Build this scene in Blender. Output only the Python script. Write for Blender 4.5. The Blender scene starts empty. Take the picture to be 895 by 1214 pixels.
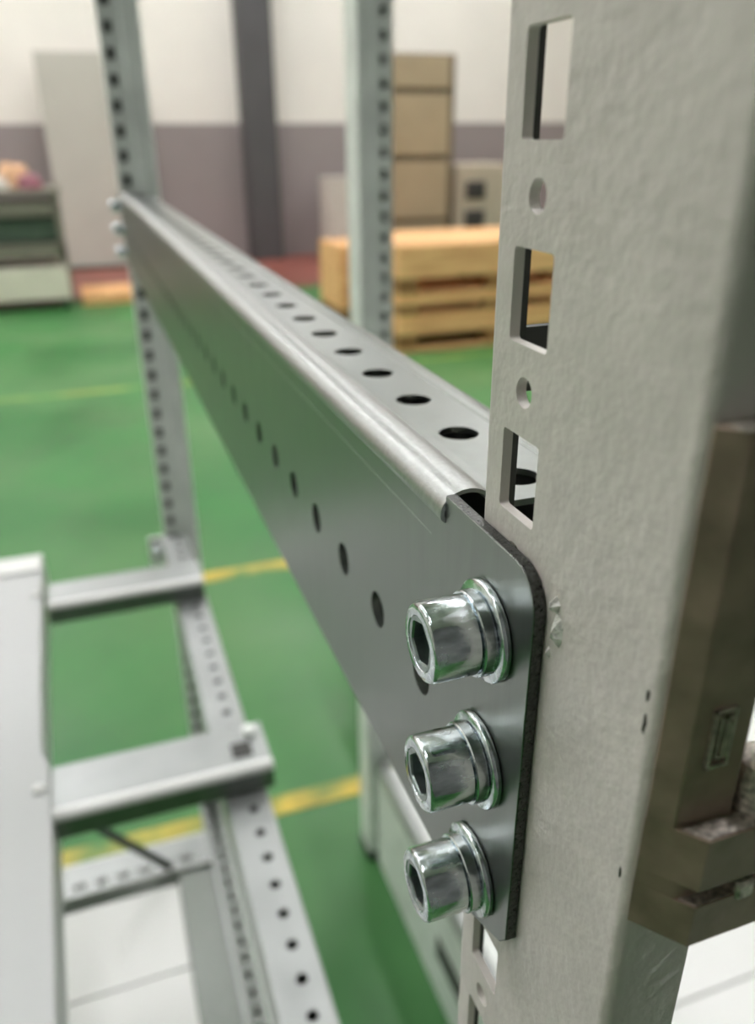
import bpy, math, random
from mathutils import Vector, Matrix
random.seed(7)
PI = math.pi
sc = bpy.context.scene
col = sc.collection
ZO = 1.1323            # working heights are measured from the top screw; the floor lies at z = 0

# ------------------------------------------------------------------ camera
F, PITCH, YAW, ROLL = 955.907, 0.43359, 0.33565, 0.00867
cd = bpy.data.cameras.new('camera'); cam = bpy.data.objects.new('camera', cd); col.objects.link(cam)
cd.sensor_fit = 'VERTICAL'; cd.sensor_height = 36.0; cd.sensor_width = 36.0
cd.lens = F / 1214 * 36.0
cd.clip_start = 0.004; cd.clip_end = 60
fw = Vector((math.sin(YAW) * math.cos(PITCH), math.cos(YAW) * math.cos(PITCH), -math.sin(PITCH)))
rt = Vector((math.cos(YAW), -math.sin(YAW), 0)); dn = fw.cross(rt)
r2 = rt * math.cos(ROLL) + dn * math.sin(ROLL); d2 = -rt * math.sin(ROLL) + dn * math.cos(ROLL)
m = Matrix.Identity(4)
for i in range(3):
    m[i][0], m[i][1], m[i][2] = r2[i], -d2[i], -fw[i]
m[0][3], m[1][3], m[2][3] = -0.04966, -0.0922, 0.06766 + ZO
cam.matrix_world = m
cd.dof.use_dof = True
cd.dof.focus_distance = 0.122
cd.dof.aperture_fstop = cd.lens / 1.9
sc.camera = cam

# ------------------------------------------------------------------ world, exposure
w = bpy.data.worlds.new('hall_air'); sc.world = w; w.use_nodes = True
w.node_tree.nodes['Background'].inputs[0].default_value = (0.90, 0.95, 1.0, 1)
w.node_tree.nodes['Background'].inputs[1].default_value = 0.25
vs = sc.view_settings
vs.view_transform = 'Standard'; vs.look = 'None'; vs.gamma = 1.0; vs.use_curve_mapping = False
vs.exposure = 0.0
LAMP_POWER = 33.0

# ------------------------------------------------------------------ materials
def srgb(r, g, b):
    f = lambda c: (c / 255 / 12.92) if c / 255 <= 0.04045 else ((c / 255 + 0.055) / 1.055) ** 2.4
    return (f(r), f(g), f(b), 1)

def mat(name, rgb, rough=0.5, metal=0.0, vary=0.06, scale=30.0, bump=0.0, bscale=200.0, rvary=0.0,
        stretch=(1, 1, 1), coat=0.0, bdist=0.001, rgb2=None, mask=(0.45, 0.62), detail=4.0):
    """noise-varied principled surface; rgb2 blends in a second colour by a noise mask (wear, stains)"""
    M = bpy.data.materials.new(name); M.use_nodes = True
    N = M.node_tree.nodes; L = M.node_tree.links; b = N['Principled BSDF']
    b.inputs['Metallic'].default_value = metal
    b.inputs['Roughness'].default_value = rough
    b.inputs['Coat Weight'].default_value = coat
    tc = N.new('ShaderNodeTexCoord'); mp = N.new('ShaderNodeMapping'); mp.inputs['Scale'].default_value = stretch
    L.new(tc.outputs['Object'], mp.inputs['Vector'])
    nz = N.new('ShaderNodeTexNoise'); nz.inputs['Scale'].default_value = scale; nz.inputs['Detail'].default_value = detail
    L.new(mp.outputs[0], nz.inputs['Vector'])
    rp = N.new('ShaderNodeValToRGB')
    c = srgb(*rgb)
    lo = tuple(max(0, x * (1 - vary * 2)) for x in c[:3]) + (1,); hi = tuple(min(1, x * (1 + vary * 2)) for x in c[:3]) + (1,)
    rp.color_ramp.elements[0].position = 0.3; rp.color_ramp.elements[0].color = lo
    rp.color_ramp.elements[1].position = 0.7; rp.color_ramp.elements[1].color = hi
    L.new(nz.outputs['Fac'], rp.inputs['Fac'])
    out = rp.outputs['Color']
    if rgb2:
        n2 = N.new('ShaderNodeTexNoise'); n2.inputs['Scale'].default_value = scale * 0.37; n2.inputs['Detail'].default_value = 8
        L.new(mp.outputs[0], n2.inputs['Vector'])
        mr = N.new('ShaderNodeMapRange'); mr.inputs[1].default_value = mask[0]; mr.inputs[2].default_value = mask[1]
        L.new(n2.outputs['Fac'], mr.inputs[0])
        mx = N.new('ShaderNodeMixRGB'); L.new(mr.outputs[0], mx.inputs['Fac']); L.new(out, mx.inputs[1]); mx.inputs[2].default_value = srgb(*rgb2)
        out = mx.outputs['Color']
    L.new(out, b.inputs['Base Color'])
    if rvary:
        mr = N.new('ShaderNodeMapRange'); mr.inputs[1].default_value = 0.3; mr.inputs[2].default_value = 0.7
        mr.inputs[3].default_value = max(0.02, rough - rvary); mr.inputs[4].default_value = min(1, rough + rvary)
        L.new(nz.outputs['Fac'], mr.inputs[0]); L.new(mr.outputs[0], b.inputs['Roughness'])
    if bump:
        n3 = N.new('ShaderNodeTexNoise'); n3.inputs['Scale'].default_value = bscale; n3.inputs['Detail'].default_value = 2.5
        L.new(mp.outputs[0], n3.inputs['Vector'])
        bp = N.new('ShaderNodeBump'); bp.inputs['Strength'].default_value = bump; bp.inputs['Distance'].default_value = bdist
        L.new(n3.outputs['Fac'], bp.inputs['Height']); L.new(bp.outputs[0], b.inputs['Normal'])
    return M

M = {}
M['floor'] = mat('green_epoxy', (58, 118, 62), 0.40, vary=0.10, scale=2.2, rvary=0.10, rgb2=(98, 138, 88), mask=(0.42, 0.72))
M['floor'].node_tree.nodes['Principled BSDF'].inputs['Specular IOR Level'].default_value = 0.28
M['yellow'] = mat('worn_yellow_paint', (206, 176, 60), 0.45, vary=0.1, scale=12, rgb2=(84, 130, 64), mask=(0.40, 0.58))
M['yellow_faint'] = mat('very_worn_yellow_paint', (150, 165, 80), 0.45, vary=0.1, scale=9, rgb2=(84, 146, 72), mask=(0.40, 0.55))
M['red_floor'] = mat('red_floor_paint', (138, 80, 70), 0.4, vary=0.12, scale=2)
M['wall_white'] = mat('white_wall_paint', (236, 232, 224), 0.8, vary=0.02, scale=1.5)
M['wall_grey'] = mat('grey_dado_paint', (150, 141, 140), 0.7, vary=0.03, scale=1.5)
M['column'] = mat('dark_grey_column_paint', (80, 79, 80), 0.6, vary=0.04, scale=3)
M['added_ceiling'] = mat('added_ceiling_paint', (225, 225, 220), 0.85, vary=0.02, scale=1)
M['blocker_wall'] = mat('blocker_wall_paint', (108, 108, 108), 0.8, vary=0.05, scale=1)
M['added_lamp_body'] = mat('added_lamp_housing', (220, 220, 220), 0.5, vary=0.02)
M['galv'] = mat('zinc_coated_sheet', (136, 140, 136), 0.34, 1.0, vary=0.05, scale=260, rvary=0.05, stretch=(1, 1, 0.15), bump=0.05, bscale=900, bdist=0.0002)
M['galv_bead'] = mat('zinc_bead_sheet', (166, 168, 166), 0.40, 1.0, vary=0.06, scale=900, bump=0.25, bscale=2200, bdist=0.0002)
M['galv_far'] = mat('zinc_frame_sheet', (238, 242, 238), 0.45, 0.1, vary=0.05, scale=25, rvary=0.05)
M['frame'] = mat('pale_zinc_frame', (170, 173, 172), 0.42, 0.6, vary=0.05, scale=20, rvary=0.05)
M['cut_edge'] = mat('sheared_steel_edge', (84, 85, 83), 0.4, 1.0, vary=0.25, scale=1600, bump=0.45, bscale=1500, bdist=0.0005, rvary=0.2)
M['zinc'] = mat('bright_zinc_plate', (212, 219, 223), 0.20, 1.0, vary=0.16, scale=520, rvary=0.12, bump=0.22, bscale=620, bdist=0.0003, stretch=(0.45, 1, 1), rgb2=(120, 128, 130), mask=(0.52, 0.72), detail=8)
M['zinc_socket'] = mat('zinc_socket_wall', (150, 160, 158), 0.3, 1.0, vary=0.1, scale=600)
M['paint'] = mat('grey_textured_paint', (206, 200, 194), 0.36, 0.0, vary=0.03, scale=90, bump=0.52, bscale=430, bdist=0.0006, rvary=0.06, stretch=(1, 1, 1))
M['inner'] = mat('shaded_inner_steel', (74, 74, 72), 0.6, 0.4, vary=0.1, scale=200)  # shade inside holes and hollow sections is put into this dark colour
M['chip'] = mat('paint_chip_primer', (60, 58, 54), 0.6, 0.2, vary=0.2, scale=800)
M['burr'] = mat('torn_paint_burr', (226, 224, 220), 0.35, 0.1, vary=0.15, scale=900, bump=0.6, bscale=1500, bdist=0.0005)
M['cast'] = mat('dark_cast_metal', (146, 128, 112), 0.45, 0.3, vary=0.14, scale=160, rvary=0.1, bump=0.25, bscale=420, bdist=0.0004)
M['emblem'] = mat('worn_emblem_ridge', (186, 178, 166), 0.4, 0.6, vary=0.2, scale=900)
M['cast_rough'] = mat('rough_cast_skin', (188, 180, 172), 0.5, 0.9, vary=0.22, scale=1300, bump=0.7, bscale=1500, bdist=0.0005)
M['panel'] = mat('light_grey_sheet', (178, 180, 179), 0.36, 0.15, vary=0.02, scale=6, rvary=0.04)
M['white_panel'] = mat('white_coated_sheet', (240, 240, 238), 0.4, 0.0, vary=0.01, scale=6)
M['dark_rod'] = mat('dark_steel_rod', (70, 74, 72), 0.5, 0.6)
M['tall_panel'] = mat('pale_grey_board', (190, 188, 178), 0.6, vary=0.02, scale=3)
M['beige'] = mat('beige_cabinet_paint', (176, 158, 132), 0.5, vary=0.03, scale=4)
M['beige_dark'] = mat('beige_shadow_gap', (120, 106, 88), 0.6, vary=0.03, scale=4)
M['beige_pale'] = mat('pale_beige_paint', (188, 176, 158), 0.5, vary=0.03, scale=4)
M['meter'] = mat('dark_instrument_face', (66, 62, 62), 0.4)
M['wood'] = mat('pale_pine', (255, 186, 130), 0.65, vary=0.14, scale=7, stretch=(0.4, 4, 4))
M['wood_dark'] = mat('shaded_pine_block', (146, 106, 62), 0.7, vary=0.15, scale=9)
M['cart'] = mat('grey_cart_steel', (120, 116, 104), 0.55, vary=0.06, scale=5)
M['cart_bin'] = mat('dark_green_bin', (70, 84, 72), 0.5, vary=0.08, scale=8)
M['cart_white'] = mat('cream_drawer', (222, 216, 200), 0.5, vary=0.03, scale=5)
M['orange'] = mat('orange_cloth', (206, 164, 128), 0.8, vary=0.08, scale=12)
M['pink'] = mat('pink_plastic', (150, 92, 104), 0.5, vary=0.1, scale=12)
M['whitebox'] = mat('white_carton', (206, 200, 190), 0.6, vary=0.03, scale=5)
em = bpy.data.materials.new('added_lamp_glow'); em.use_nodes = True
for n in list(em.node_tree.nodes): em.node_tree.nodes.remove(n)
_o = em.node_tree.nodes.new('ShaderNodeOutputMaterial'); _e = em.node_tree.nodes.new('ShaderNodeEmission')
_e.inputs[0].default_value = (1.0, 0.98, 1.0, 1); _e.inputs[1].default_value = LAMP_POWER
em.node_tree.links.new(_e.outputs[0], _o.inputs[0]); M['glow'] = em

# ------------------------------------------------------------------ mesh helpers
class MB:
    """collects faces in working coordinates; build() links them as one mesh object"""
    def __init__(s): s.v = []; s.f = []
    def add(s, vs, fs):
        o = len(s.v); s.v += [tuple(x) for x in vs]; s.f += [tuple(i + o for i in f) for f in fs]; return s
    def box(s, x0, x1, y0, y1, z0, z1):
        v = [(x, y, z) for z in (z0, z1) for y in (y0, y1) for x in (x0, x1)]
        return s.add(v, [(0, 2, 3, 1), (4, 5, 7, 6), (0, 1, 5, 4), (2, 6, 7, 3), (0, 4, 6, 2), (1, 3, 7, 5)])
    def prism(s, poly, axis, a, b):
        """closed polygon (u,v) extruded along axis from a to b; x:(y,z) y:(x,z) z:(x,y)"""
        def p(u, v, t): return (t, u, v) if axis == 'x' else (u, t, v) if axis == 'y' else (u, v, t)
        n = len(poly)
        v = [p(u, q, a) for u, q in poly] + [p(u, q, b) for u, q in poly]
        return s.add(v, [tuple(range(n))[::-1], tuple(range(n, 2 * n))] + [(i, (i + 1) % n, n + (i + 1) % n, n + i) for i in range(n)])
    def sheet(s, path, axis, a, b, t):
        """open polyline (u,v) thickened by t to its left and extruded along axis"""
        n = len(path); off = []
        for i in range(n):
            p0 = Vector(path[max(i - 1, 0)]); p1 = Vector(path[min(i + 1, n - 1)]); d = (p1 - p0).normalized()
            k = 1.0
            if 0 < i < n - 1:
                d0 = (Vector(path[i]) - p0).normalized(); k = 1 / max(0.5, d.dot(d0))
            off.append((path[i][0] - d.y * t * k, path[i][1] + d.x * t * k))
        def p(u, v, q): return (q, u, v) if axis == 'x' else (u, q, v) if axis == 'y' else (u, v, q)
        vs = []
        for q in (a, b):
            vs += [p(u, v, q) for u, v in path] + [p(u, v, q) for u, v in off]
        fs = []
        for i in range(n - 1):
            fs += [(i, i + 1, 2 * n + i + 1, 2 * n + i), (n + i, 3 * n + i, 3 * n + i + 1, n + i + 1),
                   (i, n + i, n + i + 1, i + 1), (2 * n + i, 2 * n + i + 1, 3 * n + i + 1, 3 * n + i)]
        fs += [(0, 2 * n, 3 * n, n), (n - 1, 2 * n - 1, 4 * n - 1, 3 * n - 1)]
        return s.add(vs, fs)
    def lathe(s, prof, axis, c, n=48, a0=0.0, a1=2 * PI, helix=0.0):
        """closed profile (r, t) turned about an axis through c"""
        full = abs(a1 - a0 - 2 * PI) < 1e-6; k = len(prof); m_ = n if full else n + 1; vs = []
        for i in range(m_):
            a = a0 + (a1 - a0) * i / n; h = helix * (i / n - 0.5)
            for r, t in prof:
                u, v = r * math.cos(a), r * math.sin(a); t2 = t + h
                vs.append((c[0] + t2, c[1] + u, c[2] + v) if axis == 'x' else (c[0] + u, c[1] + t2, c[2] + v) if axis == 'y' else (c[0] + u, c[1] + v, c[2] + t2))
        fs = []
        for i in range(n):
            for j in range(k):
                fs.append((i * k + j, i * k + (j + 1) % k, ((i + 1) % m_) * k + (j + 1) % k, ((i + 1) % m_) * k + j))
        if not full: fs += [tuple(range(k))[::-1], tuple(range(n * k, n * k + k))]
        return s.add(vs, fs)
    def perf(s, cells, v0, v1, t, fn, seg=28):
        """perforated strip: cells of (u0,u1,hole) along u; hole = None | (cu,cv,'o',r) | (cu,cv,'r',hu,hv,rad)"""
        ua, ub = min(c[0] for c in cells), max(c[1] for c in cells)
        for u0, u1, h in cells:
            if h is None:
                q = [(u0, v0), (u1, v0), (u1, v1), (u0, v1)]
                vs = [fn(a, b, 0) for a, b in q] + [fn(a, b, t) for a, b in q]
                s.add(vs, [(0, 1, 2, 3), (7, 6, 5, 4), (0, 4, 5, 1), (2, 6, 7, 3)] + ([(1, 5, 6, 2)] if u1 == ub else []) + ([(3, 7, 4, 0)] if u0 == ua else [])); continue
            cu, cv = h[0], h[1]
            ang = [2 * PI * i / seg for i in range(seg)] + [math.atan2(b - cv, a - cu) % (2 * PI) for a in (u0, u1) for b in (v0, v1)]
            if h[2] == 'r':
                hu, hv, rd = h[3:6]
                for sx in (-1, 1):
                    for sy in (-1, 1):
                        for k in range(5):
                            q = PI / 2 * k / 4
                            ang.append(math.atan2(sy * (hv - rd + rd * math.sin(q)), sx * (hu - rd + rd * math.cos(q))) % (2 * PI))
            ang = sorted(set(round(a, 5) for a in ang)); inner = []; outer = []
            for a in ang:
                dx, dy = math.cos(a), math.sin(a)
                T = 1e9
                if dx > 1e-9: T = min(T, (u1 - cu) / dx)
                if dx < -1e-9: T = min(T, (u0 - cu) / dx)
                if dy > 1e-9: T = min(T, (v1 - cv) / dy)
                if dy < -1e-9: T = min(T, (v0 - cv) / dy)
                outer.append((cu + dx * T, cv + dy * T))
                if h[2] == 'o': R = h[3]
                else:
                    R = min(hu / max(abs(dx), 1e-9), hv / max(abs(dy), 1e-9))
                    px, py = abs(dx * R), abs(dy * R)
                    if px > hu - rd and py > hv - rd:      # corner arc
                        ccx, ccy = hu - rd, hv - rd; bb = abs(dx) * ccx + abs(dy) * ccy
                        R = bb + math.sqrt(max(0, bb * bb - (ccx ** 2 + ccy ** 2 - rd * rd)))
                inner.append((cu + dx * R, cv + dy * R))
            n = len(ang)
            vs = [fn(a, b, 0) for a, b in inner] + [fn(a, b, 0) for a, b in outer] + [fn(a, b, t) for a, b in inner] + [fn(a, b, t) for a, b in outer]
            fs = []
            for i in range(n):
                j = (i + 1) % n
                fs += [(i, n + i, n + j, j), (2 * n + i, 2 * n + j, 3 * n + j, 3 * n + i), (i, j, 2 * n + j, 2 * n + i)]
                (pu, pv), (qu, qv) = outer[i], outer[j]
                onv = (abs(pv - v0) < 1e-7 and abs(qv - v0) < 1e-7) or (abs(pv - v1) < 1e-7 and abs(qv - v1) < 1e-7)
                onu = (abs(pu - ua) < 1e-7 and abs(qu - ua) < 1e-7) or (abs(pu - ub) < 1e-7 and abs(qu - ub) < 1e-7)
                if onv or onu: fs.append((n + i, 3 * n + i, 3 * n + j, n + j))
            s.add(vs, fs)
        return s
    def build(s, name, m_, parent=None, local=False, bevel=0.0, smooth=35, loc=None):
        me = bpy.data.meshes.new(name)
        o = Vector((0, 0, 0))
        base = None
        if not local:
            if parent is not None:
                pw = parent.get('_o'); o = Vector(pw) if pw else Vector((0, 0, 0))
            elif loc is not None: o = Vector(loc)
            vv = [(x - o.x, y - o.y, z + ZO - o.z) for x, y, z in s.v]
        else: vv = s.v
        me.from_pydata(vv, [], s.f); me.update()
        import bmesh
        b = bmesh.new(); b.from_mesh(me); bmesh.ops.remove_doubles(b, verts=b.verts, dist=1e-6)
        bmesh.ops.recalc_face_normals(b, faces=b.faces); b.to_mesh(me); b.free()
        me.materials.append(m_)
        for p in me.polygons: p.use_smooth = True
        me.set_sharp_from_angle(angle=math.radians(smooth))
        ob = bpy.data.objects.new(name, me); col.objects.link(ob)
        if parent is not None: ob.parent = parent
        ob['_o'] = tuple(o)
        if not local and parent is None: ob.location = o
        if bevel:
            bv = ob.modifiers.new('bevel', 'BEVEL'); bv.width = bevel; bv.segments = 2; bv.limit_method = 'ANGLE'; bv.angle_limit = 0.7
        return ob

def tag(o, label, cat, group=None, kind=None):
    o['label'] = label; o['category'] = cat
    if group: o['group'] = group
    if kind: o['kind'] = kind
    return o

def thing(name, loc, label, cat, group=None):
    """Empty at the base of a thing; loc in working coordinates"""
    o = bpy.data.objects.new(name, None); col.objects.link(o)
    L = (loc[0], loc[1], loc[2] + ZO); o.location = L; o['_o'] = L; o.empty_display_size = 0.01
    return tag(o, label, cat, group)

def struct(o): o['kind'] = 'structure'; return o

def copy_tree(o, parent=None):
    c = o.copy(); col.objects.link(c); c.parent = parent
    for ch in list(o.children): copy_tree(ch, c)
    return c

def B(*a): return MB().box(*a)
FZ = -ZO

# ------------------------------------------------------------------ the hall
X0, X1, Y0, Y1, ZC = -5.0, 7.0, -1.6, 9.3, 3.2
fl = struct(B(X0, X1, Y0, Y1, FZ - 0.1, FZ).build('floor', M['floor'], loc=(0, 0, 0)))
B(X0, X1, 7.15, 9.28, FZ, FZ + 0.002).build('red_walkway', M['red_floor'], fl)
def xline(y, wd, m_): B(X0 + 0.5, X1 - 0.5, y - wd / 2, y + wd / 2, FZ, FZ + 0.0015).build('painted_line', m_, fl)
xline(1.115, 0.05, M['yellow']); xline(2.09, 0.06, M['yellow']); xline(4.30, 0.06, M['yellow_faint'])
wb = struct(B(X0, X1, Y1, Y1 + 0.2, FZ, ZC).build('wall_back', M['wall_white']))
B(X0, X1, Y1 - 0.012, Y1, FZ, 0.225).build('painted_dado', M['wall_grey'], wb)
B(1.72, 2.06, Y1 - 0.30, Y1 - 0.012, FZ, ZC).build('column', M['column'], wb, bevel=0.01)
struct(B(X0 - 0.2, X0, Y0, Y1, FZ, ZC).build('added_wall_left', M['wall_white']))
struct(B(X1, X1 + 0.2, Y0, Y1, FZ, ZC).build('added_wall_right', M['wall_white']))
struct(B(X0, X1, Y0 - 0.2, Y0, FZ, ZC).build('light_blocker_wall', M['blocker_wall']))  # unseen dark wall, added to hold light off faces turned to the camera
struct(B(X0, X1, Y0, Y1, ZC, ZC + 0.2).build('added_ceiling', M['added_ceiling']))  # unseen ceiling and side walls, added to enclose and light the scene
nl = 0
LBL = {(-3.2, 0.6): 'left', (-0.6, 0.6): 'middle', (2.0, 0.6): 'right'}
for i, lx in enumerate((-3.4, -1.0, 1.6, 4.2)):  # unseen lamps, added as the light source of the hall
    for j, (ly, hl) in enumerate(((0.45, 0.45), (2.9, 0.75), (5.4, 0.75), (7.9, 0.75))):  # short first row is placed to brighten the far posts
        l = thing('added_ceiling_lamp', (lx, ly, ZC - 0.06), 'added white overhead strip lamp out of view, %s row from the left, %s' % (
            ('first', 'second', 'third', 'fourth')[i], ('short, over the frame', 'just beyond the frame', 'over the pallets', 'nearest the back wall')[j]), 'lamp', 'added overhead strip lamps')
        B(lx - 0.16, lx + 0.16, ly - hl, ly + hl, ZC - 0.05, ZC).build('added_housing', M['added_lamp_body'], l)
        B(lx - 0.13, lx + 0.13, ly - hl + 0.03, ly + hl - 0.03, ZC - 0.065, ZC - 0.05).build('added_lamp_diffuser', M['glow'], l)

# ------------------------------------------------------------------ cross rail with mounting plates
def arc(cx, cz, rx, rz, a0, a1, n):
    return [(cx + rx * math.cos(math.radians(a0 + (a1 - a0) * i / n)), cz + rz * math.sin(math.radians(a0 + (a1 - a0) * i / n))) for i in range(n + 1)]
RE0, RE1 = 0.0165, 0.919          # ends of the rolled section
def punched_rail(root, x, ztop, y0, y1, hy, mface, mbead, face_holes=True, holes_z=-0.0259):
    """rolled section: flush front web, round bead, grooved top flange with round holes"""
    dz = ztop - 0.0131
    def cells(first, a, b):
        out = []; u = a; c = first
        while c + 0.0125 < b:
            lo = c - 0.0125
            if c - 0.0045 > u:
                if lo > u: out.append((u, lo, None)); u = lo
                out.append((u, c + 0.0125, c)); u = c + 0.0125
            c += 0.025
        out.append((u, b, None)); return out
    c = cells(hy, y0, y1)
    fw_ = MB().perf([(a, b, None if h is None else (h, holes_z + dz, 'o', 0.0041)) for a, b, h in c] if face_holes else [(y0, y1, None)],
                    -0.062 + dz, 0.0104 + dz, 0.002, lambda u, v, t: (x + t, u, v), 24)
    fw_.build('front_web', mface, root)
    bead = [(x, 0.0104 + dz)] + [(x + u, v + dz) for u, v in arc(0.0040, 0.0120, 0.0049, 0.0040, 192, 20, 18)] + [(x + 0.0098, 0.0131 + dz)]
    MB().sheet(bead, 'y', y0, y1, -0.0007).build('bead', mbead, root, smooth=50)
    tf = MB()
    tf.sheet([(x + 0.0098, 0.0131 + dz), (x + 0.0117, 0.0130 + dz), (x + 0.0121, 0.0126 + dz)], 'y', y0 + 0.0005, y1, -0.0012)
    tf.perf([(a, b, None if h is None else (h, x + 0.0180, 'o', 0.0041)) for a, b, h in c], x + 0.0121, x + 0.0268, 0.0012,
            lambda u, v, t: (v, u, 0.0126 + dz - t), 24)
    tf.sheet([(x + 0.0268, 0.0126 + dz), (x + 0.0272, 0.0131 + dz), (x + 0.0302, 0.0131 + dz), (x + 0.0313, 0.0127 + dz), (x + 0.0318, 0.0118 + dz)], 'y', y0, y1, -0.0012)
    tf.build('top_flange', mface, root)
    MB().sheet([(x + 0.0318, 0.0118 + dz), (x + 0.0318, -0.062 + dz)], 'y', y0, y1, -0.0012).build('rear_web', M['inner'], root)  # dark colour stands for shade seen through the front holes
    MB().sheet([(x + 0.003, -0.0618 + dz), (x + 0.0318, -0.0618 + dz)], 'y', y0, y1, 0.0012).build('bottom_flange', M['inner'], root)  # darkened likewise for the shade inside the rail

rail = thing('punched_cross_rail', (0.016, RE0, -0.062), 'long grey punched steel rail with rounded bead, screwed to the painted post in front', 'rail')
punched_rail(rail, 0.0, 0.0131, RE0, RE1, 0.0507 - 0.025, M['galv'], M['galv_bead'])
B(-0.00005, 0.0, 0.022, 0.90, 0.0059, 0.0061).build('score_line', M['galv_bead'], rail)
def plate(yo, sgn, nm):
    P = [(RE0, -0.062), (0.0005, -0.062), (-0.0105, -0.0562), (-0.0125, -0.0535), (-0.0127, 0.0080)] + \
        [(-0.0067 + 0.006 * math.cos(math.radians(a)), 0.0094 + 0.006 * math.sin(math.radians(a))) for a in (180, 165, 150, 135, 120, 105, 90)] + \
        [(RE0, 0.0154)]
    P = [(yo + sgn * u, v) for u, v in P]
    mb = MB().prism(P, 'x', 0.0, 0.0019)
    o = mb.build('mounting_plate', M['galv'], rail)
    bw = o.data.attributes.new('bevel_weight_edge', 'FLOAT', 'EDGE'); oy = rail['_o'][1]
    for e in o.data.edges:
        ys = [o.data.vertices[i].co.y + oy for i in e.vertices]; xs = [o.data.vertices[i].co.x for i in e.vertices]
        if abs(xs[0] - xs[1]) < 1e-6 and not all(abs(yy - (yo + sgn * RE0)) < 1e-5 for yy in ys): bw.data[e.index].value = 1.0
    bv = o.modifiers.new('bevel', 'BEVEL'); bv.limit_method = 'WEIGHT'; bv.width = 0.00022; bv.segments = 2
    o.data.materials.append(M['cut_edge'])
    for p in o.data.polygons:
        if abs(p.normal.x) < 0.5: p.material_index = 1
    return o
plate(0.0, 1, 'near'); plate(RE0 + RE1, -1, 'far')

# ------------------------------------------------------------------ socket head screws
def make_screw(label):
    t = thing('socket_screw', (0, 0, 0), label, 'screw', 'socket head screws of the cross rail')
    h0, h1, R = -0.0036, -0.0112, 0.0062
    hd = MB().lathe([(0.0042, h0), (R - 0.0003, h0), (R, h0 - 0.0003), (R, h1 + 0.0007), (R - 0.00025, h1 + 0.00025), (R - 0.0007, h1),
                     (0.0044, h1), (0.0041, h1 + 0.0003), (0.0040, h1 + 0.0012)], 'x', (0, 0, 0), 56)
    head = hd.build('head', M['zinc'], t, local=True, smooth=40)
    hx = MB(); n = 60; ro = 0.0042; rh = 0.0031; vs = []; fs = []
    def hexr(a):
        q = (a % (PI / 3)) - PI / 6; return rh / math.cos(q)
    for i in range(n):
        a = 2 * PI * i / n; ca, sa = math.cos(a), math.sin(a); hr = hexr(a + 0.35)
        for r, tt in ((ro, h1 + 0.00015), (hr + 0.0002, h1 + 0.0002), (hr, h1 + 0.0005), (hr, h1 + 0.0034)):
            vs.append((tt, r * ca, r * sa))
    for i in range(n):
        j = (i + 1) % n
        for k in range(3): fs.append((i * 4 + k, i * 4 + k + 1, j * 4 + k + 1, j * 4 + k))
    fs.append(tuple(i * 4 + 3 for i in range(n)))
    hx.add(vs, fs); hx.build('hex_socket', M['zinc_socket'], head, local=True, smooth=30)
    MB().lathe([(0.0041, -0.0015), (0.0065, -0.0015), (0.0067, -0.0017), (0.0067, -0.0034), (0.0065, -0.0036), (0.0041, -0.0036)], 'x', (0, 0, 0), 60,
               math.radians(-62), math.radians(-62 + 353), 0.0003).build('spring_washer', M['zinc'], t, local=True)
    MB().lathe([(0.0041, 0), (0.0078, 0), (0.0081, -0.0003), (0.0081, -0.0011), (0.0078, -0.0014), (0.0041, -0.0014)], 'x', (0, 0, 0), 64).build('flat_washer', M['zinc'], t, local=True, smooth=50)
    MB().lathe([(0.0001, 0.008), (0.0039, 0.008), (0.0039, -0.0037), (0.0001, -0.0035)], 'x', (0, 0, 0), 24).build('shank', M['zinc_socket'], t, local=True)
    return t
s0 = make_screw('top socket head screw in front, nearest the rounded plate corner')
names = {(0, 0): 'top socket head screw in front, nearest the rounded plate corner', (0, 1): 'middle socket head screw of the three in front',
         (0, 2): 'lowest socket head screw of the three in front', (1, 0): 'uppermost socket head screw at the far end of the rail',
         (1, 1): 'middle socket head screw at the far end of the rail', (1, 2): 'lowest socket head screw at the far end of the rail'}
YB = (0.0, RE0 + RE1)
for e in (0, 1):
    for k in range(3):
        o = s0 if (e, k) == (0, 0) else copy_tree(s0)
        o.location = (0.0, YB[e], -0.025 * k + ZO); o['label'] = names[e, k]
        o.rotation_euler.x = (0.0, 0.6, -0.15, 0.3, 0.8, 0.2)[e * 3 + k]

# ------------------------------------------------------------------ painted upright post in front
PX, PYL, PYR = 0.002, 0.0079, -0.0361
post = thing('painted_upright_post', (PX + 0.008, -0.014, FZ), 'grey textured painted post with square and round holes, nearest on the right', 'post')
PIT = 0.01195; ZR1 = 0.0733; HY = -0.0024
cells = []; z = ZR1 + PIT * 6
k = -6
ZT = 0.30
kk = []
zc = ZR1; 
n0 = -18; n1 = 16
for q in range(n0, n1):
    c = ZR1 - PIT * q
    if q % 2 == 0: cells.append((c - 0.0076, c + 0.0076, (c, HY, 'r', 0.0059, 0.00478, 0.0006)))
    else: cells.append((c - (PIT - 0.0076), c + (PIT - 0.0076), (c, HY, 'o', 0.00205)))
zlo = ZR1 - PIT * (n1 - 1) - (PIT - 0.0076); zhi = ZR1 - PIT * n0 + 0.0076
pf = MB().perf(cells, -0.0345, 0.0064, 0.0015, lambda u, v, t: (PX + t, v, u), 32)
pf.add([(PX, -0.0345, FZ), (PX, 0.0064, FZ), (PX, 0.0064, zlo), (PX, -0.0345, zlo)], [(0, 1, 2, 3)])
pth = [(PX, -0.0345)] + [(PX + 0.0016 - 0.0016 * math.cos(math.radians(a)), -0.0345 - 0.0016 * math.sin(math.radians(a))) for a in range(10, 91, 10)] + [(PX + 0.0118, -0.0361)]
pf.sheet(pth, 'z', FZ, zhi, 0.0015)
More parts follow.
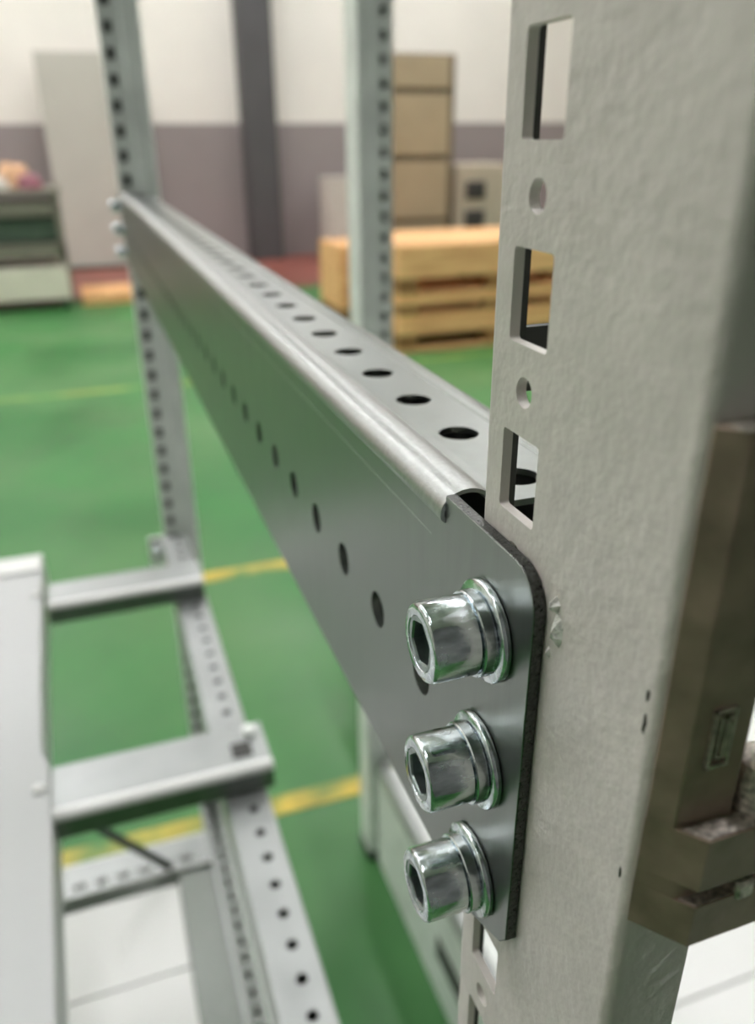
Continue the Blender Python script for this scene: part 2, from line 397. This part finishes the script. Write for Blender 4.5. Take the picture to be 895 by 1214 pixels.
pth = [(PX, 0.0064)] + [(PX + 0.0015 - 0.0015 * math.cos(math.radians(a)), 0.0064 + 0.0015 * math.sin(math.radians(a))) for a in range(15, 91, 15)] + [(PX + 0.0032, 0.0079)]
pf.sheet(pth, 'z', FZ, zhi, -0.0012)
pf.build('folded_shell', M['paint'], post, smooth=40)
B(PX + 0.0016, PX + 0.0044, 0.0058, 0.0066, FZ, zhi).build('shade_liner', M['inner'], post)  # added dark strip, stands for shade inside the post holes
B(0.0085, 0.030, 0.010, 0.0115, 0.0335, 0.0430).build('inner_stiffener', M['inner'], post)
# torn paint beside the plate corner and chips along the fold
def flake(y, z, sy, sz, m_, nm, x=PX, h=0.0006, seed=1, n=9):
    rnd = random.Random(seed); vs = [(x - h, y, z)]; ring = []
    for i in range(n):
        a = 2 * PI * i / n; r = rnd.uniform(0.55, 1.1)
        vs.append((x - h * rnd.uniform(0.2, 0.9), y + sy * 0.6 * r * math.cos(a), z + sz * 0.6 * r * math.sin(a)))
    for i in range(n):
        a = 2 * PI * i / n; r = rnd.uniform(0.8, 1.2)
        vs.append((x + 0.0001, y + sy * r * math.cos(a), z + sz * r * math.sin(a)))
    fs = [(0, 1 + i, 1 + (i + 1) % n) for i in range(n)] + [(1 + i, 1 + n + i, 1 + n + (i + 1) % n, 1 + (i + 1) % n) for i in range(n)]
    return MB().add(vs, fs).build(nm, m_, post, smooth=10)
flake(-0.0156, 0.0088, 0.0012, 0.0030, M['burr'], 'paint_burr', h=0.0011, seed=3)
flake(-0.0148, 0.0122, 0.0008, 0.0014, M['burr'], 'paint_burr', h=0.0012, seed=5)
flake(-0.0140, 0.0045, 0.0004, 0.0012, M['burr'], 'paint_burr', h=0.0006, seed=8)

flake(-0.0342, 0.0080, 0.0004, 0.0022, M['chip'], 'paint_chip', h=0.0002, seed=11)
flake(-0.0340, 0.0118, 0.0004, 0.0012, M['chip'], 'paint_chip', h=0.0002, seed=12)
flake(-0.0342, -0.0150, 0.0003, 0.0012, M['chip'], 'paint_chip', h=0.0002, seed=13)
# ------------------------------------------------------------------ cast bracket on the side of the post
br = thing('cast_bracket', (0.010, -0.038, -0.021), 'dark cast metal lock bracket on the right side of the painted post', 'bracket')
P0, P1, P2 = (0.0023, -0.0364), (0.0044, -0.0390), (0.0068, -0.0420)
ZA, ZBm, ZTp = -0.0040, -0.0210, 0.0437
MB().prism([P0, P1, (0.0120, -0.0392), (0.0124, -0.0388), (0.0124, -0.0361), (0.0030, -0.03605)], 'z', ZA - 0.002, ZTp).build('strap', M['cast'], br, bevel=0.0002)
arm_top = [P0, P2, (0.034, -0.0420), (0.034, -0.0340), (0.0125, -0.0340), (0.0125, -0.0361), (0.0030, -0.03605)]
arm_in = [P0, (0.0052, -0.0399), (0.0068, -0.0404), (0.034, -0.0404), (0.034, -0.0340), (0.0125, -0.0340), (0.0125, -0.0361), (0.0030, -0.03605)]
arm = MB().prism(arm_top, 'z', -0.0118, ZA).prism(arm_in, 'z', -0.0145, -0.0118).prism(arm_top, 'z', ZBm, -0.0145).build('arm', M['cast'], br, bevel=0.00025)
MB().prism([(0.0050, -0.0394), (0.0070, -0.0417), (0.0338, -0.0417), (0.0338, -0.0396)], 'z', ZA, ZA + 0.0002).build('worn_ledge', M['cast_rough'], arm)
MB().prism([(0.0058, -0.0402), (0.0070, -0.0417), (0.0338, -0.0417), (0.0338, -0.0404)], 'z', -0.0145, -0.0143).build('worn_ledge', M['cast_rough'], arm)
B(0.0125, 0.0150, -0.0424, -0.0400, -0.0152, -0.0125).build('lug', M['cast_rough'], arm, bevel=0.0004)
MB().lathe([(0.0001, ZA), (0.0036, ZA), (0.0034, ZA + 0.0045), (0.0029, ZA + 0.0064), (0.0017, ZA + 0.0074), (0.0001, ZA + 0.0077)], 'z', (0.0163, -0.0385, 0), 32).build('pin', M['cast_rough'], br)
# raised emblem: nested strokes in a square
em_ = MB(); ey0, ey1 = -0.0396, -0.0389
def stroke(x0, x1, z0, z1): em_.box(x0, x1, ey0, ey1, z0, z1)
ex, ez, es, eh = 0.0066, 0.0045, 0.0028, 0.0078
tk = 0.00025
stroke(ex, ex + es, ez, ez + tk); stroke(ex, ex + tk, ez, ez + eh); stroke(ex, ex + es, ez + eh - tk, ez + eh); stroke(ex + es - tk, ex + es, ez, ez + eh)
stroke(ex + 0.0008, ex + 0.0008 + tk, ez + 0.0012, ez + eh - 0.0010); stroke(ex + 0.0008, ex + 0.0016, ez + 0.0012, ez + 0.0012 + tk)
stroke(ex + 0.0016, ex + 0.0016 + tk, ez + 0.0012, ez + eh - 0.0010); stroke(ex + 0.0016, ex + 0.0024, ez + eh - 0.0010 - tk, ez + eh - 0.0010)
stroke(ex + 0.0021, ex + 0.0021 + tk, ez + 0.0012, ez + eh - 0.0020)
em_.build('emblem', M['emblem'], br)
B(0.0036, 0.0124, -0.0390, -0.0361, ZTp, ZTp + 0.0002).build('worn_top', M['cast_rough'], br)

# ------------------------------------------------------------------ far posts
def far_post(name, label, x0, x1, hx, y, ztop, holes_sgn):
    t = thing(name, ((x0 + x1) / 2, y + 0.02, FZ), label, 'post', 'zinc posts at the far end of the rail')
    def col_(hc, a, b):
        c = []; zz = 0.2022; lst = []
        zz = 0.2022 + 0.025 * 8
        while zz > -0.93:
            c.append((zz - 0.0125, zz + 0.0125, (zz, hc, 'r', 0.0060, 0.0042, 0.001))); zz -= 0.025
        c.append((FZ + 0.02, zz + 0.0125, None))
        return c
    mid = hx + 0.013 if holes_sgn > 0 else hx - 0.013
    a, b = (x0, mid) if holes_sgn > 0 else (mid, x1)
    mb = MB().perf(col_(hx, a, b), a, b, 0.0015, lambda u, v, tt: (v, y + tt, u), 16)
    mb.build('hole_strip', M['galv_far'], t)
    a2, b2 = (mid, x1) if holes_sgn > 0 else (x0, mid)
    zt = 0.2022 + 0.025 * 8.5
    st = MB()
    s_ = 1 if holes_sgn > 0 else -1
    e = x1 if holes_sgn > 0 else x0
    st.box(min(mid, e), max(mid, e), y - 0.004, y + 0.0015, FZ + 0.02, zt)
    st.build('plain_strip', M['galv_far'], t, bevel=0.002)
    q = x0 if holes_sgn > 0 else x1
    zs = MB().box(x0, x0 + 0.0015, y, y + 0.044, FZ + 0.02, zt); zs.build('side_wall', M['galv_far'], t)
    MB().box(x1 - 0.0015, x1, y, y + 0.044, FZ + 0.02, zt).build('side_wall', M['galv_far'], t)
    B(x0 + 0.0015, x1 - 0.0015, y + 0.04, y + 0.044, FZ + 0.02, zt).build('rear_wall', M['inner'], t)  # dark colour stands for shade behind the hole strip
    B(x0 - 0.002, x1 + 0.002, y - 0.004, y + 0.048, FZ, FZ + 0.02).build('foot', M['dark_rod'], t)
    return t
far_post('zinc_upright_post', 'zinc post on the left holding the far end of the rail', 0.002, 0.0445, 0.0105, 0.9276, 0.4, 1)
far_post('zinc_upright_post', 'zinc post behind the rail, between column and beige cabinet', 0.2850, 0.3310, 0.3190, 0.9300, 0.4, -1)

# ------------------------------------------------------------------ lower frame seen below the rail
lr = thing('lower_punched_rail', (0.012, 0.45, -0.47), 'pale punched rail lying lower left, round holes along its top', 'rail', 'lower frame members')
c = []; u = 0.06; hh = 0.2166 - 0.025 * 6
holes = [hh + 0.0250 * i for i in range(34)]
u = holes[0] - 0.0125
c = [(h - 0.0125, h + 0.0125, (h, 0.0139, 'o', 0.0040)) for h in holes]
yend = holes[-1] + 0.0125
MB().perf(c, -0.0035, 0.0262, 0.0015, lambda uu, v, t: (v, uu, -0.41 - t), 20).build('top_face', M['frame'], lr)
MB().sheet([(-0.0035, -0.41), (-0.0052, -0.4108), (-0.0062, -0.413), (-0.0062, -0.455)], 'y', u, yend, 0.0015).build('left_web', M['frame'], lr)
MB().sheet([(0.0262, -0.41), (0.0278, -0.4108), (0.0285, -0.413), (0.0285, -0.455)], 'y', u, yend, -0.0015).build('right_web', M['frame'], lr)
B(-0.0045, 0.0270, u, yend, -0.47, -0.455).build('added_shade_plate', M['inner'], lr)  # closing plate added, its dark colour stands for shade in the holes
def cross_bar(y0, y1, xa, xb, label, holes_=False):
    t = thing('cross_bar', ((xa + xb) / 2, (y0 + y1) / 2, -0.4095), label, 'bar', 'lower frame members')
    zt = -0.385
    B(xa, xb, y0 + 0.006, y1, zt - 0.002, zt).build('top_face', M['frame'], t, bevel=0.0006)
    pr = arc(y0 + 0.006, zt - 0.004, 0.006, 0.0048, 60, 200, 8)
    MB().prism(pr + [(y0 + 0.006, zt - 0.008)], 'x', xa, xb).build('bead', M['white_panel'], t)
    B(xa, xb, y0 + 0.002, y0 + 0.0035, -0.4095, zt - 0.006).build('front_web', M['galv'], t)
    B(xa, xb, y1 - 0.0015, y1, -0.4095, zt - 0.002).build('rear_web', M['galv_far'], t)
    return t
cross_bar(0.7268, 0.778, -0.140, 0.0262, 'narrow pale cross bar at the foot of the left far post')
b2 = cross_bar(0.408, 0.464, -0.132, 0.0353, 'broad pale cross bar in front, ending over the punched rail')
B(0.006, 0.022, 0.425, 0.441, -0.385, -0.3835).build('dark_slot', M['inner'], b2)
MB().lathe([(0.0001, -0.385), (0.006, -0.385), (0.0055, -0.380), (0.0001, -0.379)], 'z', (0.024, 0.452, 0), 20).build('rivet', M['galv_far'], b2)
# horizontal sheet panel on the left
sp = thing('sheet_panel', (-0.4, 0.45, -0.385), 'light grey sheet metal panel filling the lower left edge', 'panel')
poly = [(-0.146, 0.845), (-0.1425, 0.595), (-0.1385, 0.480), (-0.1335, 0.465), (-0.1305, 0.40), (-0.1225, 0.10), (-0.75, 0.10), (-0.75, 0.845)]
MB().prism(poly, 'z', -0.3835, -0.381).build('top_sheet', M['panel'], sp, bevel=0.001)
MB().sheet(poly[:6], 'z', -0.425, -0.3815, -0.002).build('side_fold', M['panel'], sp)
B(-0.75, -0.147, 0.805, 0.846, -0.381, -0.3785).build('end_lip', M['white_panel'], sp, bevel=0.001)
for (sx, sy) in ((-0.1505, 0.7476), (-0.1400, 0.437)):
    MB().lathe([(0.0001, -0.381), (0.0052, -0.381), (0.0050, -0.3795), (0.0036, -0.378), (0.0001, -0.3775)], 'z', (sx, sy, 0), 20).build('screw_head', M['white_panel'], sp)
# small screw on the far post
t = thing('small_screw', (-0.0119, 0.9276, -0.4365), 'small bright screw beside the foot of the left far post', 'screw')
MB().lathe([(0.0001, 0.0), (0.007, 0.0), (0.0065, -0.006), (0.004, -0.009), (0.0001, -0.0095)], 'y', (-0.0119, 0.9276, -0.4365), 20).build('screw_head', M['zinc'], t)
B(-0.022, 0.003, 0.9276, 0.934, -0.46, -0.42).build('tab', M['galv_far'], t, bevel=0.001)

# ------------------------------------------------------------------ base frame
bl = thing('base_rail', (0.014, 0.6, FZ), 'dim lower rail of the base frame under the punched rail', 'rail', 'base frame members')
cc = [(0.2 + 0.025 * i, 0.225 + 0.025 * i, (0.2125 + 0.025 * i, 0.0165, 'r', 0.008, 0.0035, 0.001)) for i in range(29)]
MB().perf(cc, 0.0045, 0.0284, 0.0015, lambda uu, v, t: (v, uu, -0.90 - t), 12).build('top_face', M['galv'], bl)
B(-0.0006, 0.0045, 0.2, 0.925, FZ, -0.898).build('left_web', M['frame'], bl, bevel=0.001)
B(0.0284, 0.0300, 0.2, 0.925, FZ, -0.90).build('right_web', M['galv_far'], bl)
B(-0.050, -0.0006, 0.2, 0.81, -0.915, -0.908).build('inner_flange', M['galv'], bl)
bc = thing('base_cross_bar', (-0.2, 0.84, FZ), 'slotted cross bar of the base frame behind the white plate', 'bar', 'base frame members')
cc = [(-0.5 + 0.03 * i, -0.47 + 0.03 * i, (-0.485 + 0.03 * i, 0.826, 'r', 0.009, 0.004, 0.001)) for i in range(16)] + [(-0.02, -0.001, None)]
MB().perf(cc, 0.812, 0.868, 0.0015, lambda uu, v, t: (uu, v, -0.90 - t), 12).build('top_face', M['frame'], bc)
B(-0.5, -0.001, 0.8105, 0.812, FZ, -0.90).build('front_web', M['galv_far'], bc)
B(-0.5, -0.001, 0.868, 0.8695, FZ, -0.90).build('rear_web', M['galv_far'], bc)
def white_plate(name, label, xs, ys, z, yss):
    t = thing(name, ((xs[0] + xs[1]) / 2, (ys[0] + ys[1]) / 2, FZ), label, 'panel', 'white base plates')
    ed = [ys[0]] + yss + [ys[1]]
    for a, b in zip(ed[:-1], ed[1:]):
        B(xs[0], xs[1], a + 0.001, b - 0.001, z - 0.003, z).build('plate', M['white_panel'], t, bevel=0.001)
    for px in (xs[0] + 0.05, xs[1] - 0.05):
        B(px - 0.02, px + 0.02, ys[0], ys[1], FZ, z - 0.003).build('support', M['galv_far'], t)
white_plate('white_base_plate', 'white base plate with a cross seam, bottom left under the panel', (-0.6, -0.0515), (0.2, 0.79), -0.905, [0.652])
white_plate('white_base_plate', 'white base plate seen past the post at the lower right', (0.40, 1.6), (-0.4, 1.5), -0.905, [0.398])
# diagonal rod
def rod(p, q, r, name, m_, parent=None, n=10):
    p, q = Vector(p), Vector(q); d = (q - p).normalized(); a = d.orthogonal().normalized(); b_ = d.cross(a); vs = []
    for e in (p, q):
        for i in range(n):
            k = 2 * PI * i / n; vs.append(e + a * r * math.cos(k) + b_ * r * math.sin(k))
    return MB().add(vs, [(i, (i + 1) % n, n + (i + 1) % n, n + i) for i in range(n)] + [tuple(range(n))[::-1], tuple(range(n, 2 * n))]).build(name, m_, parent, loc=None if parent else tuple(p + Vector((0, 0, ZO))))
tag(rod((-0.178, 0.795, -0.725), (-0.060, 0.815, -0.8955), 0.006, 'support_rod', M['dark_rod']), 'dark thin rod slanting down to the slotted cross bar', 'rod')
# right base rail
rb = thing('base_rail', (0.32, 0.5, FZ), 'grey base rail with bright rounded edge, under the bolted plate', 'rail', 'base frame members')
B(0.300, 0.302, 0.12, 0.925, FZ, -0.925).build('side_web', M['galv_far'], rb)
MB().prism(arc(0.311, -0.925, 0.012, 0.022, 0, 180, 10), 'y', 0.12, 0.925).build('bead', M['frame'], rb)
B(0.323, 0.345, 0.12, 0.925, -0.93, -0.925).build('top_face', M['galv_far'], rb)
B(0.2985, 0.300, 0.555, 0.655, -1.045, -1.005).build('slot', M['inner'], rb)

# ------------------------------------------------------------------ background of the hall
t = thing('standing_board', (0.15, 9.1, FZ), 'tall pale grey board standing against the back wall on the left', 'board')
B(-0.21, 0.62, 9.02, 9.06, FZ + 0.03, 0.83).build('board', M['tall_panel'], t, bevel=0.004)
B(-0.21, 0.62, 8.98, 9.15, FZ, FZ + 0.03).build('foot', M['dark_rod'], t)
ct = thing('tool_cart', (-0.6, 7.1, FZ), 'dark grey tool cart with shelves and cream drawer at the left edge', 'cart')
for px in (-1.10, -0.20):
    for py in (6.8, 7.36): B(px, px + 0.04, py, py + 0.04, FZ + 0.05, -0.26).build('upright', M['cart'], ct)
B(-1.12, -0.14, 6.78, 7.42, -0.29, -0.25).build('top_board', M['cart'], ct, bevel=0.004)
B(-1.08, -0.18, 6.80, 7.40, -0.44, -0.34).build('shelf', M['cart'], ct, bevel=0.004)
B(-1.08, -0.18, 6.84, 7.40, -0.62, -0.46).build('bin', M['cart_bin'], ct, bevel=0.004)
B(-1.08, -0.16, 6.80, 7.40, -0.74, -0.64).build('shelf', M['cart'], ct, bevel=0.004)
d = B(-1.08, -0.17, 6.79, 7.40, -1.05, -0.81).build('drawer', M['cart_white'], ct, bevel=0.006)
for px in (-1.06, -0.22):
    for py in (6.84, 7.34): MB().lathe([(0.005, -0.02), (0.035, -0.02), (0.035, 0.02), (0.005, 0.02)], 'x', (px, py, FZ + 0.035), 18).build('wheel', M['dark_rod'], ct)
def lump(name, x, y, z, sx, sy, sz, m_, label, cat, seed):
    rnd = random.Random(seed); vs = []; fs = []; nu, nv = 12, 7
    for j in range(nv):
        ph = PI / 2 * j / (nv - 1) ; 
        for i in range(nu):
            a = 2 * PI * i / nu; k = rnd.uniform(0.85, 1.1) if 0 < j < nv - 1 else 1.0
            vs.append((x + sx * math.cos(a) * math.cos(ph) ** 0.6 * k, y + sy * math.sin(a) * math.cos(ph) ** 0.6 * k, z + sz * math.sin(ph) * (k if j else 1)))
    for j in range(nv - 1):
        for i in range(nu): fs.append((j * nu + i, j * nu + (i + 1) % nu, (j + 1) * nu + (i + 1) % nu, (j + 1) * nu + i))
    fs.append(tuple(range(nu))[::-1])
    o = MB().add(vs, fs).build(name, m_, loc=(x, y, z + ZO), smooth=80); tag(o, label, cat); return o
lump('cloth_bundle', -0.46, 7.15, -0.25, 0.13, 0.10, 0.17, M['orange'], 'pale orange cloth bundle on top of the tool cart', 'cloth', 4)
lump('pink_bag', -0.34, 6.88, -0.25, 0.09, 0.07, 0.10, M['pink'], 'small pink bag on the tool cart', 'bag', 6)
lump('white_bag', -0.56, 6.88, -0.25, 0.08, 0.06, 0.09, M['whitebox'], 'small white bag at the left edge of the tool cart', 'bag', 9)

def pallet(x0, x1, y0, y1, z, gap, deck, label, grp='wooden pallets', bot=0.02):
    t = thing('wooden_pallet', ((x0 + x1) / 2, (y0 + y1) / 2, z), label, 'pallet', grp)
    zb = z + bot
    for i in range(3):
        cy = y0 + (y1 - y0 - 0.1) * i / 2
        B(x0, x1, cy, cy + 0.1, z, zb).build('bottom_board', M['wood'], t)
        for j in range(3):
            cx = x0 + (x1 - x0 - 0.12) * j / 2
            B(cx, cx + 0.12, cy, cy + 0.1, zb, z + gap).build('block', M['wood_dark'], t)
    B(x0, x1, y0, y0 + 0.022, z + gap, z + gap + deck - 0.022).build('face_board', M['wood'], t)
    B(x0, x0 + 0.022, y0 + 0.022, y1 - 0.022, z + gap, z + gap + deck - 0.022).build('face_board', M['wood'], t)
    B(x1 - 0.022, x1, y0 + 0.022, y1 - 0.022, z + gap, z + gap + deck - 0.022).build('face_board', M['wood'], t)
    B(x0, x1, y1 - 0.022, y1, z + gap, z + gap + deck - 0.022).build('face_board', M['wood'], t)
    n = 7; wd = (y1 - y0) / n
    for i in range(n): B(x0, x1, y0 + wd * i + 0.004, y0 + wd * (i + 1) - 0.004, z + gap + deck - 0.022, z + gap + deck).build('deck_board', M['wood'], t)
    return z + gap + deck
z = pallet(1.70, 3.0, 4.5, 5.3, FZ, 0.105, 0.105, 'lowest pine pallet of the stack on the green floor')
z = pallet(1.70, 3.0, 4.5, 5.3, z, 0.075, 0.050, 'middle pine pallet of the stack behind the far post')
z = pallet(1.70, 3.0, 4.5, 5.3, z, 0.105, 0.190, 'topmost pine pallet of the stack, with a deep board rim')
z = pallet(1.62, 2.10, 5.45, 5.95, FZ, 0.10, 0.43, 'pine crate base behind the pallet stack, orange end showing by the post', 'wooden pallets')
pallet(-0.10, 0.30, 6.9, 7.4, FZ, 0.03, 0.05, 'low pine pallet on the floor beside the tool cart')
# beige cabinets
cb = thing('beige_cabinet', (2.45, 6.4, FZ), 'tall beige cabinet of stacked doors behind the pallets', 'cabinet')
B(2.16, 2.72, 6.03, 6.55, FZ, 0.62).build('body', M['beige_dark'], cb, bevel=0.004)
for z0, z1 in ((-1.08, -0.53), (-0.49, -0.09), (-0.045, 0.36), (0.40, 0.605)):
    B(2.17, 2.665, 6.0, 6.03, z0, z1).build('door', M['beige'], cb, bevel=0.004)
cs = thing('meter_cabinet', (2.93, 6.4, FZ), 'low pale beige cabinet with two dark meters beside the tall beige one', 'cabinet')
B(2.745, 3.20, 6.02, 6.5, FZ, -0.115).build('body', M['beige_pale'], cs, bevel=0.006)
B(2.77, 3.17, 6.005, 6.02, -0.66, -0.14).build('door', M['beige_pale'], cs, bevel=0.004)
for zz in (-0.30, -0.51):
    mt = B(2.82, 2.99, 5.99, 6.005, zz - 0.065, zz + 0.065).build('meter', M['meter'], cs, bevel=0.008)
    B(2.85, 2.96, 5.985, 5.99, zz - 0.03, zz + 0.04).build('glass', M['meter'], mt)
wbx = thing('white_carton', (2.7, 8.7, FZ), 'white upright carton by the back wall behind the far post', 'box')
B(2.46, 2.95, 8.5, 8.9, FZ, -0.31).build('carton', M['whitebox'], wbx, bevel=0.008)
B(2.46, 2.95, 8.48, 8.92, -0.31, -0.295).build('lid', M['whitebox'], wbx, bevel=0.004)

for o in bpy.data.objects:
    if '_o' in o: del o['_o']
